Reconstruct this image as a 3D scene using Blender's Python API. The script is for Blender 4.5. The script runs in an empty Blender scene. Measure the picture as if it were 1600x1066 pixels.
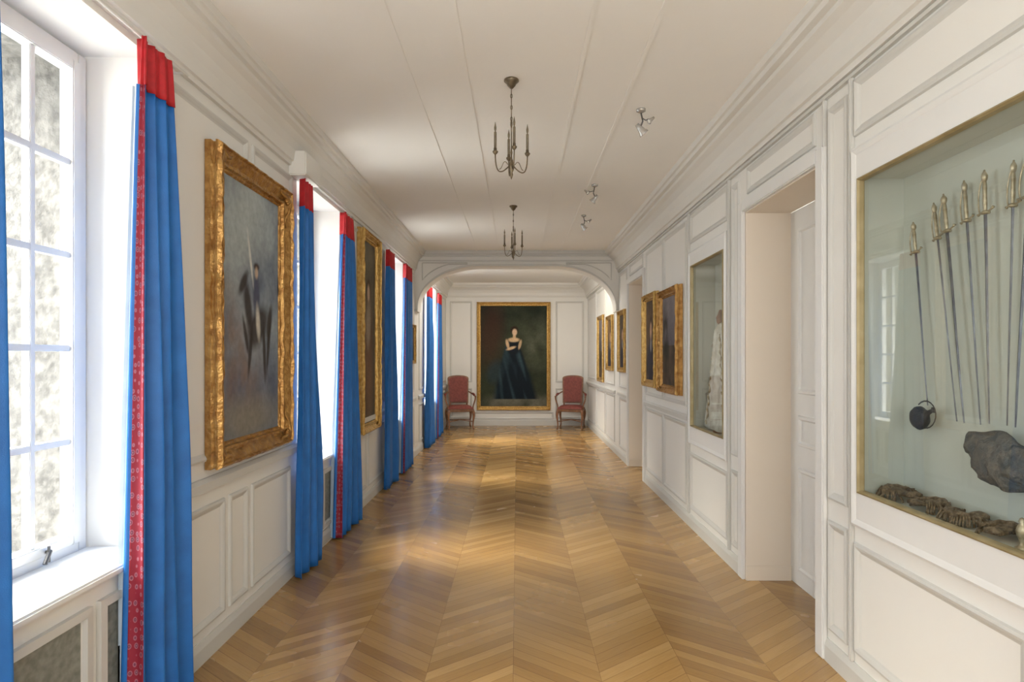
import bpy, bmesh, math, random
from mathutils import Vector, Matrix, noise
random.seed(4)
scene = bpy.context.scene
COL = scene.collection
try:
    scene.view_settings.view_transform = 'Standard'
    scene.view_settings.look = 'None'
    scene.view_settings.exposure = 0.62
except Exception: pass

XL, XR, YF, YB, ZC = -1.55, 1.54, 12.6, -3.0, 3.1

# ---------------------------------------------------------------- materials
def new_mat(name):
    m = bpy.data.materials.new(name); m.use_nodes = True
    nt = m.node_tree
    return m, nt, nt.nodes['Principled BSDF'], nt.nodes['Material Output']

def N(nt, t, **kw):
    n = nt.nodes.new(t)
    for k, v in kw.items(): setattr(n, k, v)
    return n

def mat(name, c, rough=0.5, metal=0.0, c2=None, nscale=8.0, bump=0.0, bscale=60.0, detail=4, bdist=0.01):
    m, nt, b, o = new_mat(name)
    tc = N(nt, 'ShaderNodeTexCoord')
    b.inputs['Roughness'].default_value = rough
    b.inputs['Metallic'].default_value = metal
    if c2 is None: c2 = tuple(x * 0.9 for x in c)
    nz = N(nt, 'ShaderNodeTexNoise'); nz.inputs['Scale'].default_value = nscale; nz.inputs['Detail'].default_value = detail
    nt.links.new(tc.outputs['Object'], nz.inputs['Vector'])
    r = N(nt, 'ShaderNodeValToRGB')
    r.color_ramp.elements[0].position = 0.35; r.color_ramp.elements[1].position = 0.65
    r.color_ramp.elements[0].color = (*c2, 1); r.color_ramp.elements[1].color = (*c, 1)
    nt.links.new(nz.outputs['Fac'], r.inputs['Fac'])
    nt.links.new(r.outputs['Color'], b.inputs['Base Color'])
    if bump > 0:
        n2 = N(nt, 'ShaderNodeTexNoise'); n2.inputs['Scale'].default_value = bscale; n2.inputs['Detail'].default_value = 3
        nt.links.new(tc.outputs['Object'], n2.inputs['Vector'])
        bp = N(nt, 'ShaderNodeBump'); bp.inputs['Strength'].default_value = bump; bp.inputs['Distance'].default_value = bdist
        nt.links.new(n2.outputs['Fac'], bp.inputs['Height'])
        nt.links.new(bp.outputs['Normal'], b.inputs['Normal'])
    return m

M_wall = mat('wall_paint', (0.785, 0.775, 0.74), 0.5, c2=(0.775, 0.765, 0.73), nscale=3)
M_trim = mat('trim_paint', (0.61, 0.605, 0.575), 0.42, c2=(0.595, 0.59, 0.56), nscale=3)
M_cornice = mat('cornice_paint', (0.71, 0.70, 0.665), 0.45, c2=(0.70, 0.69, 0.655), nscale=3)
M_ceil = mat('ceiling_plaster', (0.89, 0.88, 0.85), 0.75, c2=(0.87, 0.86, 0.83), nscale=1.5, bump=0.08, bscale=30)
M_beige = mat('beige_paint', (0.78, 0.70, 0.60), 0.55, c2=(0.77, 0.69, 0.59), nscale=3)
M_white = mat('white_gloss_paint', (0.76, 0.76, 0.745), 0.4, c2=(0.75, 0.75, 0.735))
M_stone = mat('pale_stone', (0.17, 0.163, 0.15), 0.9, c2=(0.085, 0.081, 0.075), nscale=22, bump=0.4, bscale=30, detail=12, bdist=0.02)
M_gold = mat('gilt_wood', (0.62, 0.41, 0.14), 0.3, 0.7, c2=(0.44, 0.26, 0.07), nscale=30, bump=0.7, bscale=60, detail=3, bdist=0.010)
M_goldbrown = mat('worn_gilt_wood', (0.50, 0.29, 0.09), 0.3, 0.65, c2=(0.31, 0.15, 0.04), nscale=24, bump=0.7, bscale=55, detail=3, bdist=0.010)
M_brass = mat('aged_brass', (0.60, 0.42, 0.16), 0.35, 0.7, c2=(0.42, 0.27, 0.10), nscale=20)
M_hilt = mat('pale_gilt_hilt', (0.52, 0.46, 0.34), 0.35, 0.6, c2=(0.30, 0.25, 0.16), nscale=40)
M_paleglt = mat('pale_gilt_strip', (0.38, 0.31, 0.17), 0.4, 0.3, c2=(0.29, 0.23, 0.11), nscale=12)
M_bronze = mat('aged_bronze', (0.22, 0.175, 0.115), 0.4, 0.7, c2=(0.13, 0.10, 0.065), nscale=30)
M_steel = mat('blade_steel', (0.17, 0.175, 0.19), 0.35, 0.5, c2=(0.10, 0.10, 0.115), nscale=15)
M_lining = mat('display_lining', (0.55, 0.58, 0.535), 0.8, c2=(0.53, 0.56, 0.515), nscale=4)
M_red = mat('red_cloth', (0.50, 0.010, 0.018), 0.6, c2=(0.40, 0.008, 0.014), nscale=30, bump=0.2, bscale=300)
M_blue = mat('blue_cloth', (0.014, 0.155, 0.50), 0.5, c2=(0.010, 0.125, 0.42), nscale=10, bump=0.15, bscale=300)
M_palelin = mat('pale_blue_lining', (0.50, 0.60, 0.70), 0.8, nscale=10)
M_chairred = mat('rose_damask', (0.24, 0.060, 0.046), 0.7, c2=(0.17, 0.040, 0.033), nscale=25, bump=0.3, bscale=120)
M_wood = mat('warm_walnut', (0.27, 0.125, 0.06), 0.35, c2=(0.17, 0.075, 0.035), nscale=18)
M_navy = mat('worn_felt', (0.055, 0.07, 0.082), 0.8, c2=(0.13, 0.12, 0.105), nscale=28, bump=1.0, bscale=45, detail=8, bdist=0.02)
M_leather = mat('dark_leather', (0.05, 0.045, 0.045), 0.5, c2=(0.02, 0.02, 0.02), nscale=25, bump=0.4)
M_bullion = mat('tarnished_bullion', (0.30, 0.23, 0.15), 0.5, 0.3, c2=(0.07, 0.05, 0.03), nscale=45, bump=1.0, bscale=120)
M_grille = mat('grey_green_panel', (0.27, 0.28, 0.25), 0.6, c2=(0.18, 0.19, 0.17), nscale=35, bump=0.3)
M_candle = mat('candle_sleeve', (0.19, 0.155, 0.10), 0.5, c2=(0.13, 0.10, 0.065), nscale=30)
M_spot = mat('spot_metal', (0.55, 0.54, 0.52), 0.25, 0.7)
M_darkmetal = mat('dark_metal', (0.12, 0.12, 0.12), 0.4, 0.7)
M_lens = mat('lamp_lens', (0.9, 0.88, 0.8), 0.1)
M_ivory = mat('ivory_silk', (0.82, 0.82, 0.77), 0.5, c2=(0.55, 0.53, 0.46), nscale=14, bump=0.3)

def glass_mat(name, tint, f0=0.04):
    m = bpy.data.materials.new(name); m.use_nodes = True; nt = m.node_tree
    nt.nodes.clear()
    o = N(nt, 'ShaderNodeOutputMaterial'); mx = N(nt, 'ShaderNodeMixShader')
    t = N(nt, 'ShaderNodeBsdfTransparent'); t.inputs['Color'].default_value = (*tint, 1)
    g = N(nt, 'ShaderNodeBsdfGlossy'); g.inputs['Roughness'].default_value = 0.02
    lw = N(nt, 'ShaderNodeLayerWeight'); lw.inputs['Blend'].default_value = 0.5
    p = N(nt, 'ShaderNodeMath', operation='POWER'); p.inputs[1].default_value = 5.0; nt.links.new(lw.outputs['Facing'], p.inputs[0])
    a = N(nt, 'ShaderNodeMath', operation='MULTIPLY_ADD'); a.inputs[1].default_value = 1 - f0; a.inputs[2].default_value = f0; nt.links.new(p.outputs[0], a.inputs[0])
    nt.links.new(a.outputs[0], mx.inputs[0]); nt.links.new(t.outputs[0], mx.inputs[1]); nt.links.new(g.outputs[0], mx.inputs[2])
    nt.links.new(mx.outputs[0], o.inputs[0])
    return m
M_glass = glass_mat('window_glass', (0.97, 0.98, 0.98))
M_caseglass = glass_mat('case_glass', (0.96, 0.98, 0.955), 0.12)

def border_mat():
    m, nt, b, o = new_mat('patterned_red_braid')
    tc = N(nt, 'ShaderNodeTexCoord'); mp = N(nt, 'ShaderNodeMapping')
    nt.links.new(tc.outputs['UV'], mp.inputs['Vector'])
    mp.inputs['Scale'].default_value = (2.6, 80.0, 1.0)
    v = N(nt, 'ShaderNodeTexVoronoi'); v.inputs['Scale'].default_value = 1.0; v.inputs['Randomness'].default_value = 0.4
    nt.links.new(mp.outputs[0], v.inputs['Vector'])
    r = N(nt, 'ShaderNodeValToRGB'); e = r.color_ramp.elements
    e[0].position = 0.0; e[0].color = (0.36, 0.20, 0.26, 1); e[1].position = 0.5; e[1].color = (0.25, 0.010, 0.03, 1)
    x = e.new(0.18); x.color = (0.14, 0.015, 0.05, 1)
    y = e.new(0.30); y.color = (0.36, 0.14, 0.19, 1)
    z = e.new(0.38); z.color = (0.25, 0.010, 0.03, 1)
    nt.links.new(v.outputs['Distance'], r.inputs['Fac']); nt.links.new(r.outputs['Color'], b.inputs['Base Color'])
    b.inputs['Roughness'].default_value = 0.7
    return m
M_border = border_mat()

def floor_mat():
    m, nt, b, o = new_mat('chevron_parquet')
    L = nt.links.new
    tc = N(nt, 'ShaderNodeTexCoord'); sp = N(nt, 'ShaderNodeSeparateXYZ'); L(tc.outputs['Object'], sp.inputs[0])
    def mth(op, a, c=None, d=None):
        n = N(nt, 'ShaderNodeMath', operation=op)
        for i, v in enumerate([a, c, d]):
            if v is None: continue
            if isinstance(v, (int, float)): n.inputs[i].default_value = v
            else: L(v, n.inputs[i])
        return n.outputs[0]
    W = 0.41
    u = mth('DIVIDE', mth('ADD', sp.outputs[0], 10 * W + 0.02), W)
    col = mth('FLOOR', u); fx = mth('FRACT', u)
    par = mth('MODULO', col, 2.0)
    tri = mth('ADD', mth('MULTIPLY', fx, mth('SUBTRACT', 1.0, mth('MULTIPLY', par, 2.0))), par)
    v = mth('DIVIDE', mth('ADD', sp.outputs[1], mth('MULTIPLY', tri, W * 0.75)), 0.078)
    idx = mth('FLOOR', v); fv = mth('FRACT', v)
    cmb = N(nt, 'ShaderNodeCombineXYZ'); L(col, cmb.inputs[0]); L(idx, cmb.inputs[1])
    wn = N(nt, 'ShaderNodeTexWhiteNoise', noise_dimensions='2D'); L(cmb.outputs[0], wn.inputs['Vector'])
    cg = N(nt, 'ShaderNodeCombineXYZ'); L(mth('MULTIPLY', fx, 1.5), cg.inputs[0]); L(mth('MULTIPLY', v, 2.5), cg.inputs[1]); L(mth('MULTIPLY', wn.outputs['Value'], 20), cg.inputs[2])
    ng = N(nt, 'ShaderNodeTexNoise'); ng.inputs['Scale'].default_value = 3.0; ng.inputs['Detail'].default_value = 5; L(cg.outputs[0], ng.inputs['Vector'])
    f = mth('ADD', mth('MULTIPLY', wn.outputs['Value'], 0.42), mth('MULTIPLY', ng.outputs['Fac'], 0.30))
    f = mth('ADD', f, mth('ADD', mth('MULTIPLY', par, 0.20), 0.02))  # every other column lighter: directional wood sheen put into the base colour
    r = N(nt, 'ShaderNodeValToRGB'); e = r.color_ramp.elements
    e[0].position = 0.1; e[0].color = (0.25, 0.135, 0.043, 1); e[1].position = 0.9; e[1].color = (0.56, 0.355, 0.14, 1)
    mm = e.new(0.5); mm.color = (0.40, 0.232, 0.078, 1)
    L(f, r.inputs['Fac'])
    g1 = mth('LESS_THAN', fv, 0.055)
    g2 = mth('LESS_THAN', fx, 0.007)
    gap = mth('MAXIMUM', g1, g2)
    mx = N(nt, 'ShaderNodeMix', data_type='RGBA'); L(mth('MULTIPLY', gap, 0.5), mx.inputs[0]); L(r.outputs['Color'], mx.inputs[6]); mx.inputs[7].default_value = (0.12, 0.055, 0.02, 1)
    L(mx.outputs[2], b.inputs['Base Color'])
    nr = N(nt, 'ShaderNodeTexNoise'); nr.inputs['Scale'].default_value = 2.2; L(tc.outputs['Object'], nr.inputs['Vector'])
    ro = mth('ADD', mth('MULTIPLY', nr.outputs['Fac'], 0.12), mth('ADD', 0.14, mth('MULTIPLY', wn.outputs['Value'], 0.07)))
    L(ro, b.inputs['Roughness'])
    b.inputs['IOR'].default_value = 1.7
    bp = N(nt, 'ShaderNodeBump'); bp.inputs['Strength'].default_value = 0.12; bp.inputs['Distance'].default_value = 0.004
    h = mth('SUBTRACT', mth('MULTIPLY', ng.outputs['Fac'], 0.4), gap); L(h, bp.inputs['Height']); L(bp.outputs[0], b.inputs['Normal'])
    return m
M_floor = floor_mat()

def canvas_mat():
    m, nt, b, o = new_mat('oil_paint')
    a = N(nt, 'ShaderNodeAttribute', attribute_name='Col')
    tc = N(nt, 'ShaderNodeTexCoord'); nz = N(nt, 'ShaderNodeTexNoise'); nz.inputs['Scale'].default_value = 28; nz.inputs['Detail'].default_value = 5
    nt.links.new(tc.outputs['Object'], nz.inputs['Vector'])
    mr = N(nt, 'ShaderNodeMapRange'); mr.inputs['To Min'].default_value = 0.7; mr.inputs['To Max'].default_value = 1.3
    nt.links.new(nz.outputs['Fac'], mr.inputs['Value'])
    mx = N(nt, 'ShaderNodeVectorMath', operation='SCALE')
    nt.links.new(a.outputs['Color'], mx.inputs[0]); nt.links.new(mr.outputs[0], mx.inputs['Scale'])
    nt.links.new(mx.outputs[0], b.inputs['Base Color'])
    b.inputs['Roughness'].default_value = 0.6
    b.inputs['Specular IOR Level'].default_value = 0.15
    bp = N(nt, 'ShaderNodeBump'); bp.inputs['Strength'].default_value = 0.15; bp.inputs['Distance'].default_value = 0.004
    nt.links.new(nz.outputs['Fac'], bp.inputs['Height']); nt.links.new(bp.outputs[0], b.inputs['Normal'])
    return m
M_canvas = canvas_mat()

# ---------------------------------------------------------------- mesh helpers
def obj(name, bm, m, parent=None, loc=(0, 0, 0), smooth=False, structure=False, label=None, category=None, group=None, rot=None):
    me = bpy.data.meshes.new(name)
    bmesh.ops.recalc_face_normals(bm, faces=bm.faces)
    bm.to_mesh(me); bm.free()
    me.materials.append(m)
    if smooth:
        for p in me.polygons: p.use_smooth = True
    o = bpy.data.objects.new(name, me); COL.objects.link(o)
    o.location = loc
    if rot: o.rotation_euler = rot
    if parent: o.parent = parent
    if structure: o['kind'] = 'structure'
    if label: o['label'] = label
    if category: o['category'] = category
    if group: o['group'] = group
    return o

def empty(name, loc, label, category, group=None, rot=(0, 0, 0)):
    o = bpy.data.objects.new(name, None); COL.objects.link(o); o.location = loc; o.rotation_euler = rot
    o.empty_display_size = 0.1
    o['label'] = label; o['category'] = category
    if group: o['group'] = group
    return o

def box(bm, x0, x1, y0, y1, z0, z1, bev=0.0):
    vs = [bm.verts.new((x, y, z)) for x in (x0, x1) for y in (y0, y1) for z in (z0, z1)]
    fs = [(0, 1, 3, 2), (4, 6, 7, 5), (0, 4, 5, 1), (2, 3, 7, 6), (0, 2, 6, 4), (1, 5, 7, 3)]
    faces = [bm.faces.new([vs[i] for i in f]) for f in fs]
    if bev > 0:
        es = list({e for f in faces for e in f.edges})
        bmesh.ops.bevel(bm, geom=es, offset=bev, segments=2, affect='EDGES')

def tube(bm, pts, radii, n=8, cap=True, flat=1.0):
    pts = [Vector(p) for p in pts]
    if isinstance(radii, (int, float)): radii = [radii] * len(pts)
    rings = []
    prev = None
    for i, p in enumerate(pts):
        d = (pts[min(i + 1, len(pts) - 1)] - pts[max(i - 1, 0)]).normalized()
        if prev is None:
            a = Vector((0, 0, 1)) if abs(d.z) < 0.9 else Vector((1, 0, 0))
            s = d.cross(a).normalized()
        else:
            s = (prev - d * prev.dot(d)).normalized()
        prev = s
        t = d.cross(s)
        rings.append([bm.verts.new(p + (s * math.cos(k * 2 * math.pi / n) + t * flat * math.sin(k * 2 * math.pi / n)) * radii[i]) for k in range(n)])
    for i in range(len(rings) - 1):
        for k in range(n):
            bm.faces.new((rings[i][k], rings[i][(k + 1) % n], rings[i + 1][(k + 1) % n], rings[i + 1][k]))
    if cap:
        bm.faces.new(rings[0]); bm.faces.new(rings[-1])

def lathe(bm, prof, c=(0, 0, 0), n=20):
    rings = []
    for r, z in prof:
        rings.append([bm.verts.new((c[0] + max(r, 1e-4) * math.cos(k * 2 * math.pi / n), c[1] + max(r, 1e-4) * math.sin(k * 2 * math.pi / n), c[2] + z)) for k in range(n)])
    for i in range(len(rings) - 1):
        for k in range(n):
            bm.faces.new((rings[i][k], rings[i][(k + 1) % n], rings[i + 1][(k + 1) % n], rings[i + 1][k]))
    bm.faces.new(rings[0]); bm.faces.new(rings[-1])

def bez(p0, p1, p2, p3, n=10):
    out = []
    for i in range(n + 1):
        t = i / n
        out.append(Vector(p0) * (1 - t) ** 3 + Vector(p1) * 3 * t * (1 - t) ** 2 + Vector(p2) * 3 * t * t * (1 - t) + Vector(p3) * t ** 3)
    return out

wl = lambda u, v, h: (XL + h, u, v)
wr = lambda u, v, h: (XR - h, u, v)
wf = lambda u, v, h: (u, YF - h, v)

def ring(bm, wm, u0, u1, v0, v1, prof, seg=1, jit=0.0):
    loops = []
    for d, h in prof:
        c = [(u0 + d, v0 + d), (u1 - d, v0 + d), (u1 - d, v1 - d), (u0 + d, v1 - d)]
        lp = []
        for k in range(4):
            a, b = c[k], c[(k + 1) % 4]
            for s in range(seg):
                t = s / seg
                p = (a[0] + (b[0] - a[0]) * t, a[1] + (b[1] - a[1]) * t)
                hh = h
                if jit and h > 0.02:
                    hh = h + jit * (noise.noise(Vector((p[0] * 18, p[1] * 18, d * 40))))
                lp.append(bm.verts.new(wm(p[0], p[1], hh)))
        loops.append(lp)
    n = len(loops[0])
    for i in range(len(loops) - 1):
        for k in range(n):
            bm.faces.new((loops[i][k], loops[i][(k + 1) % n], loops[i + 1][(k + 1) % n], loops[i + 1][k]))

# ---------------------------------------------------------------- walls
def wall_cells(bm, x0, x1, ys, zs, openings):
    Ys = sorted(set(list(ys) + [v for o in openings for v in o[:2]]))
    Zs = sorted(set(list(zs) + [v for o in openings for v in o[2:]]))
    for i in range(len(Ys) - 1):
        for j in range(len(Zs) - 1):
            cy = (Ys[i] + Ys[i + 1]) / 2; cz = (Zs[j] + Zs[j + 1]) / 2
            if any(o[0] < cy < o[1] and o[2] < cz < o[3] for o in openings): continue
            box(bm, x0, x1, Ys[i], Ys[i + 1], Zs[j], Zs[j + 1])
    bmesh.ops.remove_doubles(bm, verts=bm.verts, dist=1e-5)
    seen = {}
    for f in bm.faces:
        key = tuple(sorted(v.index for v in f.verts)); seen.setdefault(key, []).append(f)
    bmesh.ops.delete(bm, geom=[f for l in seen.values() if len(l) > 1 for f in l], context='FACES_ONLY')

SILL, HEAD = 0.67, 2.77
WIN = [(-1.3, -0.3), (1.44, 2.44), (4.05, 5.03), (6.8, 7.8), (9.62, 11.0)]
wo = [(a, b, SILL, HEAD) for a, b in WIN]
def mk_wall(name, x0, x1, ops, m):
    bm = bmesh.new()
    wall_cells(bm, x0, x1, (YB, YF), (0, 3.25), ops)
    bm.verts.index_update()
    return obj(name, bm, m, structure=True, label='panelled painted plaster wall')
mk_wall('wall_left', XL - 0.32, XL, wo, M_wall)
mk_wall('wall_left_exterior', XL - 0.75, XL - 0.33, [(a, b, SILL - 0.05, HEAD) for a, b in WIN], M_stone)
C1 = (0.80, 2.60, 0.88, 2.31); C2 = (4.21, 5.07, 0.88, 2.31)
D1 = (2.924, 3.882, 0.0, 2.48); D2 = (6.96, 7.92, 0.0, 2.50)
mk_wall('wall_right', XR, XR + 0.34, [C1, C2, D1, D2], M_wall)
bm = bmesh.new(); box(bm, XL - 0.75, XR + 0.5, YF, YF + 0.2, 0, 3.25); obj('wall_back', bm, M_wall, structure=True, label='cream panelled end wall')
bm = bmesh.new(); box(bm, XL - 0.75, XR + 0.5, YB - 0.2, YB, 0, 3.25); obj('wall_front', bm, M_wall, structure=True, label='plain painted end wall')
bm = bmesh.new(); box(bm, XL - 0.02, XR + 0.34, YB, YF, -0.1, 0.0); obj('floor', bm, M_floor, structure=True, label='polished chevron oak parquet floor')
bm = bmesh.new(); box(bm, XL - 0.75, XR + 0.5, YB, YF, ZC, ZC + 0.15); obj('ceiling', bm, M_ceil, structure=True, label='off-white plaster ceiling')
tn = [0]
def trim_name():
    tn[0] += 1; return 'trim_%d' % tn[0]
def lining(D):
    bm = bmesh.new()
    y0, y1, z0, z1 = D; t = 0.012
    box(bm, XR - 0.004, XR + 0.30, y0, y0 + t, 0.0, z1); box(bm, XR - 0.004, XR + 0.30, y1 - t, y1, 0.0, z1)
    box(bm, XR - 0.004, XR + 0.30, y0 + t, y1 - t, z1 - t, z1)
    obj(trim_name(), bm, M_beige, structure=True, label='warm beige door reveal lining')
    bm = bmesh.new(); box(bm, XR - 0.004, XR + 0.30, y1 - t - 0.012, y1 - t, 0, 0.10, 0.003)
    obj(trim_name(), bm, M_beige, structure=True, label='low plinth at the foot of the door reveal')
    bm = bmesh.new()
    for a, b in ((y0 - 0.07, y0 + 0.004), (y1 - 0.004, y1 + 0.07)):
        box(bm, XR - 0.028, XR, a, b, 0, z1 + 0.07, 0.006)
    box(bm, XR - 0.03, XR, y0, y1, z1 - 0.004, z1 + 0.075, 0.006)
    obj(trim_name(), bm, M_white, structure=True, label='white painted door casing')
lining(D1); lining(D2)
def door(n, D):
    y0, y1, z0, z1 = D
    bm = bmesh.new(); box(bm, XR + 0.30, XR + 0.335, y0 + 0.005, y1 - 0.005, 0.005, z1 - 0.013)
    wm = lambda u, v, h: (XR + 0.30 - h, u, v)
    P = [(0, 0), (0.006, 0.012), (0.022, 0.014), (0.034, 0.002), (0.05, 0.002)]
    for a, b in ((0.1, 0.78), (0.92, 1.12), (1.26, 2.34)):
        ring(bm, wm, y0 + 0.12, y1 - 0.12, a, b, P)
    o = obj('door_%d' % n, bm, M_white, structure=True, label='white painted panelled door')
    bm = bmesh.new(); lathe(bm, [(0.006, 0), (0.006, 0.03), (0.02, 0.035), (0.024, 0.05), (0.015, 0.062), (0.002, 0.064)], n=14)
    obj('door_knob', bm, M_brass, parent=o, loc=(XR + 0.30, y0 + 0.06, 1.05), smooth=True, rot=(0, -math.pi / 2, 0))
door(1, D1); door(2, D2)

def extrude_y(bm, prof, y0, y1):
    a = [bm.verts.new((x, y0, z)) for x, z in prof]; b = [bm.verts.new((x, y1, z)) for x, z in prof]
    n = len(prof)
    for i in range(n): bm.faces.new((a[i], a[(i + 1) % n], b[(i + 1) % n], b[i]))
    bm.faces.new(a); bm.faces.new(b)
prof = [(0, 2.80), (0.025, 2.80), (0.03, 2.825), (0.045, 2.83), (0.05, 2.86), (0.055, 2.90), (0.075, 2.95), (0.11, 2.99), (0.14, 3.01), (0.145, 3.03), (0.175, 3.035), (0.185, 3.055), (0.20, 3.06), (0.205, 3.1), (0, 3.1)]
ARY0, ARY1 = 8.70, 9.0
for y0, y1 in ((YB, ARY0), (ARY1, YF)):
    for side, X in ((1, XL), (-1, XR)):
        bm = bmesh.new(); k = 0.85 if side == 1 else 1.12
        extrude_y(bm, [(X + side * x * k, z) for x, z in prof], y0, y1)
        obj(trim_name(), bm, M_cornice, structure=True, label='moulded plaster cornice')
bm = bmesh.new()
a = [bm.verts.new((XL, YF - x, z)) for x, z in prof]; b = [bm.verts.new((XR, YF - x, z)) for x, z in prof]
for i in range(len(prof)): bm.faces.new((a[i], a[(i + 1) % len(prof)], b[(i + 1) % len(prof)], b[i]))
obj(trim_name(), bm, M_cornice, structure=True, label='moulded plaster cornice')
for x in (-0.62, -0.30, 0.34, 0.66):
    bm = bmesh.new(); box(bm, x, x + 0.025, 0.5, ARY0 - 0.06, ZC - 0.005, ZC, 0.001)
    obj(trim_name(), bm, M_ceil, structure=True, label='shallow painted ceiling batten')

# arch
def arch_z(x, top=2.87, spring=2.25, r=0.95):
    d = min(x - XL, XR - x) - 0.05
    if d < 0: return spring - 0.06
    if d > r: return top
    return spring + (top - spring) * math.sqrt(max(0, 1 - ((r - d) / r) ** 2))
def arch_xs():
    xs = [0.0, 0.049, 0.0501]
    xs += [0.05 + 0.95 * (1 - math.cos(i / 24 * math.pi / 2)) for i in range(1, 25)]
    return [XL + x for x in xs] + [XR - x for x in reversed(xs)]
def arch_solid(y0, y1, zf, ztop):
    bm = bmesh.new(); xs = arch_xs(); R = []
    for x in xs:
        R.append([bm.verts.new((x, y0, zf(x))), bm.verts.new((x, y0, ztop(x))), bm.verts.new((x, y1, ztop(x))), bm.verts.new((x, y1, zf(x)))])
    for i in range(len(R) - 1):
        for k in range(4): bm.faces.new((R[i][k], R[i][(k + 1) % 4], R[i + 1][(k + 1) % 4], R[i + 1][k]))
    bm.faces.new(R[0]); bm.faces.new(R[-1])
    return bm
obj('trim_arch', arch_solid(ARY0, ARY1, arch_z, lambda x: ZC), M_wall, structure=True, label='shallow basket-handle plaster arch across the corridor')
bm = arch_solid(ARY0 - 0.04, ARY0, arch_z, lambda x: arch_z(x) + 0.03); obj(trim_name(), bm, M_trim, structure=True, label='arch edge moulding')
# outlined corner panels of the arch
for sgn in (-1, 1):
    bm = bmesh.new(); pts = []
    cx = XL if sgn < 0 else XR
    for i in range(15):
        d = 0.12 + 0.68 * i / 14; x = cx - sgn * d
        pts.append((x, ARY0 - 0.005, min(arch_z(x) + 0.075 + 0.10 * (1 - i / 14), 2.90)))
    pts = [(cx - sgn * 0.12, ARY0 - 0.005, 2.92)] + pts + [(cx - sgn * 0.80, ARY0 - 0.005, 2.92), (cx - sgn * 0.12, ARY0 - 0.005, 2.92)]
    tube(bm, pts, 0.009, n=6)
    obj(trim_name(), bm, M_trim, structure=True, label='outlined spandrel panel moulding')
bm = bmesh.new(); box(bm, XL, XR, ARY0 - 0.06, ARY0, 3.05, 3.1); box(bm, XL, XR, ARY0 - 0.03, ARY0, 3.02, 3.05); box(bm, XL, XR, ARY0 - 0.025, ARY0, 2.945, 2.965)
obj(trim_name(), bm, M_trim, structure=True, label='beam moulding above arch')

PP = [(0, 0), (0.003, 0.012), (0.014, 0.015), (0.026, 0.010), (0.034, 0.004), (0.042, 0.0)]
def panels(wm, lst, label='raised panel moulding'):
    for p in lst:
        bm = bmesh.new(); ring(bm, wm, *p, PP); obj(trim_name(), bm, M_trim, structure=True, label=label)
panels(wr, [(2.67, 2.84, 0.16, 0.70), (2.67, 2.84, 0.80, 2.72),
            (1.72, 2.62, 0.16, 0.66), (0.75, 1.66, 0.16, 0.66), (0.75, 2.62, 2.50, 2.76),
            (2.96, 3.84, 2.585, 2.76), (3.98, 4.12, 0.16, 0.70), (3.98, 4.12, 0.80, 2.72),
            (4.2, 5.1, 0.16, 0.66), (4.2, 5.1, 2.50, 2.76),
            (5.22, 6.02, 0.16, 0.90), (6.06, 6.86, 0.16, 0.90), (5.22, 6.02, 1.05, 2.74), (6.06, 6.86, 1.05, 2.74),
            (7.02, 7.85, 2.60, 2.76), (8.05, 8.64, 0.16, 0.90), (8.05, 8.64, 1.05, 2.74),
            (9.06, 9.95, 0.16, 0.90), (9.06, 9.95, 1.05, 2.74), (10.05, 11.1, 0.16, 0.90), (10.05, 11.1, 1.05, 2.74), (11.2, 12.45, 0.16, 0.90), (11.2, 12.45, 1.05, 2.74)])
panels(wl, [(2.66, 3.04, 0.16, 0.76), (3.09, 3.30, 0.16, 0.76), (3.35, 3.92, 0.16, 0.76), (2.56, 3.30, 0.98, 2.74), (3.36, 3.95, 0.98, 2.74),
            (5.15, 5.9, 0.16, 0.76), (5.96, 6.68, 0.16, 0.76), (5.12, 6.7, 0.98, 2.74),
            (7.92, 8.62, 0.16, 0.76), (7.92, 8.62, 0.98, 2.74), (9.06, 9.55, 0.16, 0.76), (9.06, 9.55, 0.98, 2.74), (11.15, 12.45, 0.16, 0.76), (11.15, 12.45, 0.98, 2.74)])
panels(wf, [(-1.47, -0.98, 0.95, 2.72), (-1.47, -0.98, 0.16, 0.82), (0.84, 1.46, 0.95, 2.72), (0.84, 1.46, 0.16, 0.82), (-0.95, 0.80, 0.14, 0.30)])
def rail(name, X, side, segs, z0, z1, d):
    bm = bmesh.new()
    for a, b in segs:
        extrude_y(bm, [(X, z0), (X + side * d, z0), (X + side * d, z0 + (z1 - z0) * 0.7), (X + side * d * 0.4, z1), (X, z1)], a, b)
    obj(name, bm, M_trim, structure=True, label='painted timber moulding')
rs = [(YB, D1[0] - 0.07), (D1[1] + 0.07, D2[0] - 0.07), (D2[1] + 0.07, YF)]
rail('baseboard_right', XR, -1, rs, 0, 0.11, 0.018)
rail('baseboard_left', XL, 1, [(YB, YF)], 0, 0.11, 0.018)
rail(trim_name(), XR, -1, [(5.14, 6.89), (7.99, 8.7), (9.0, YF)], 0.93, 0.98, 0.03)
rail(trim_name(), XL, 1, [(2.46, 4.03), (5.05, 6.78), (7.82, 8.7), (9.0, 9.6), (11.02, YF)], 0.84, 0.90, 0.03)
rail(trim_name(), XR, -1, [(YB, 8.7), (9.0, YF)], 2.775, 2.80, 0.02)
bm = bmesh.new(); box(bm, XL, XR, YF - 0.02, YF, 0, 0.12)
obj('baseboard_back', bm, M_trim, structure=True)
bm = bmesh.new()
for a, b in ((2.625, 2.645), (2.855, 2.87), (4.145, 4.17), (5.12, 5.145)):
    box(bm, XR - 0.022, XR, a, b, 0.11, 2.775, 0.004)
obj(trim_name(), bm, M_trim, structure=True, label='vertical pilaster beads')
bm = bmesh.new(); box(bm, XL, XL + 0.12, 3.90, 4.20, 2.735, 2.90, 0.008); obj(trim_name(), bm, M_cornice, structure=True, label='white pelmet block')

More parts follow.
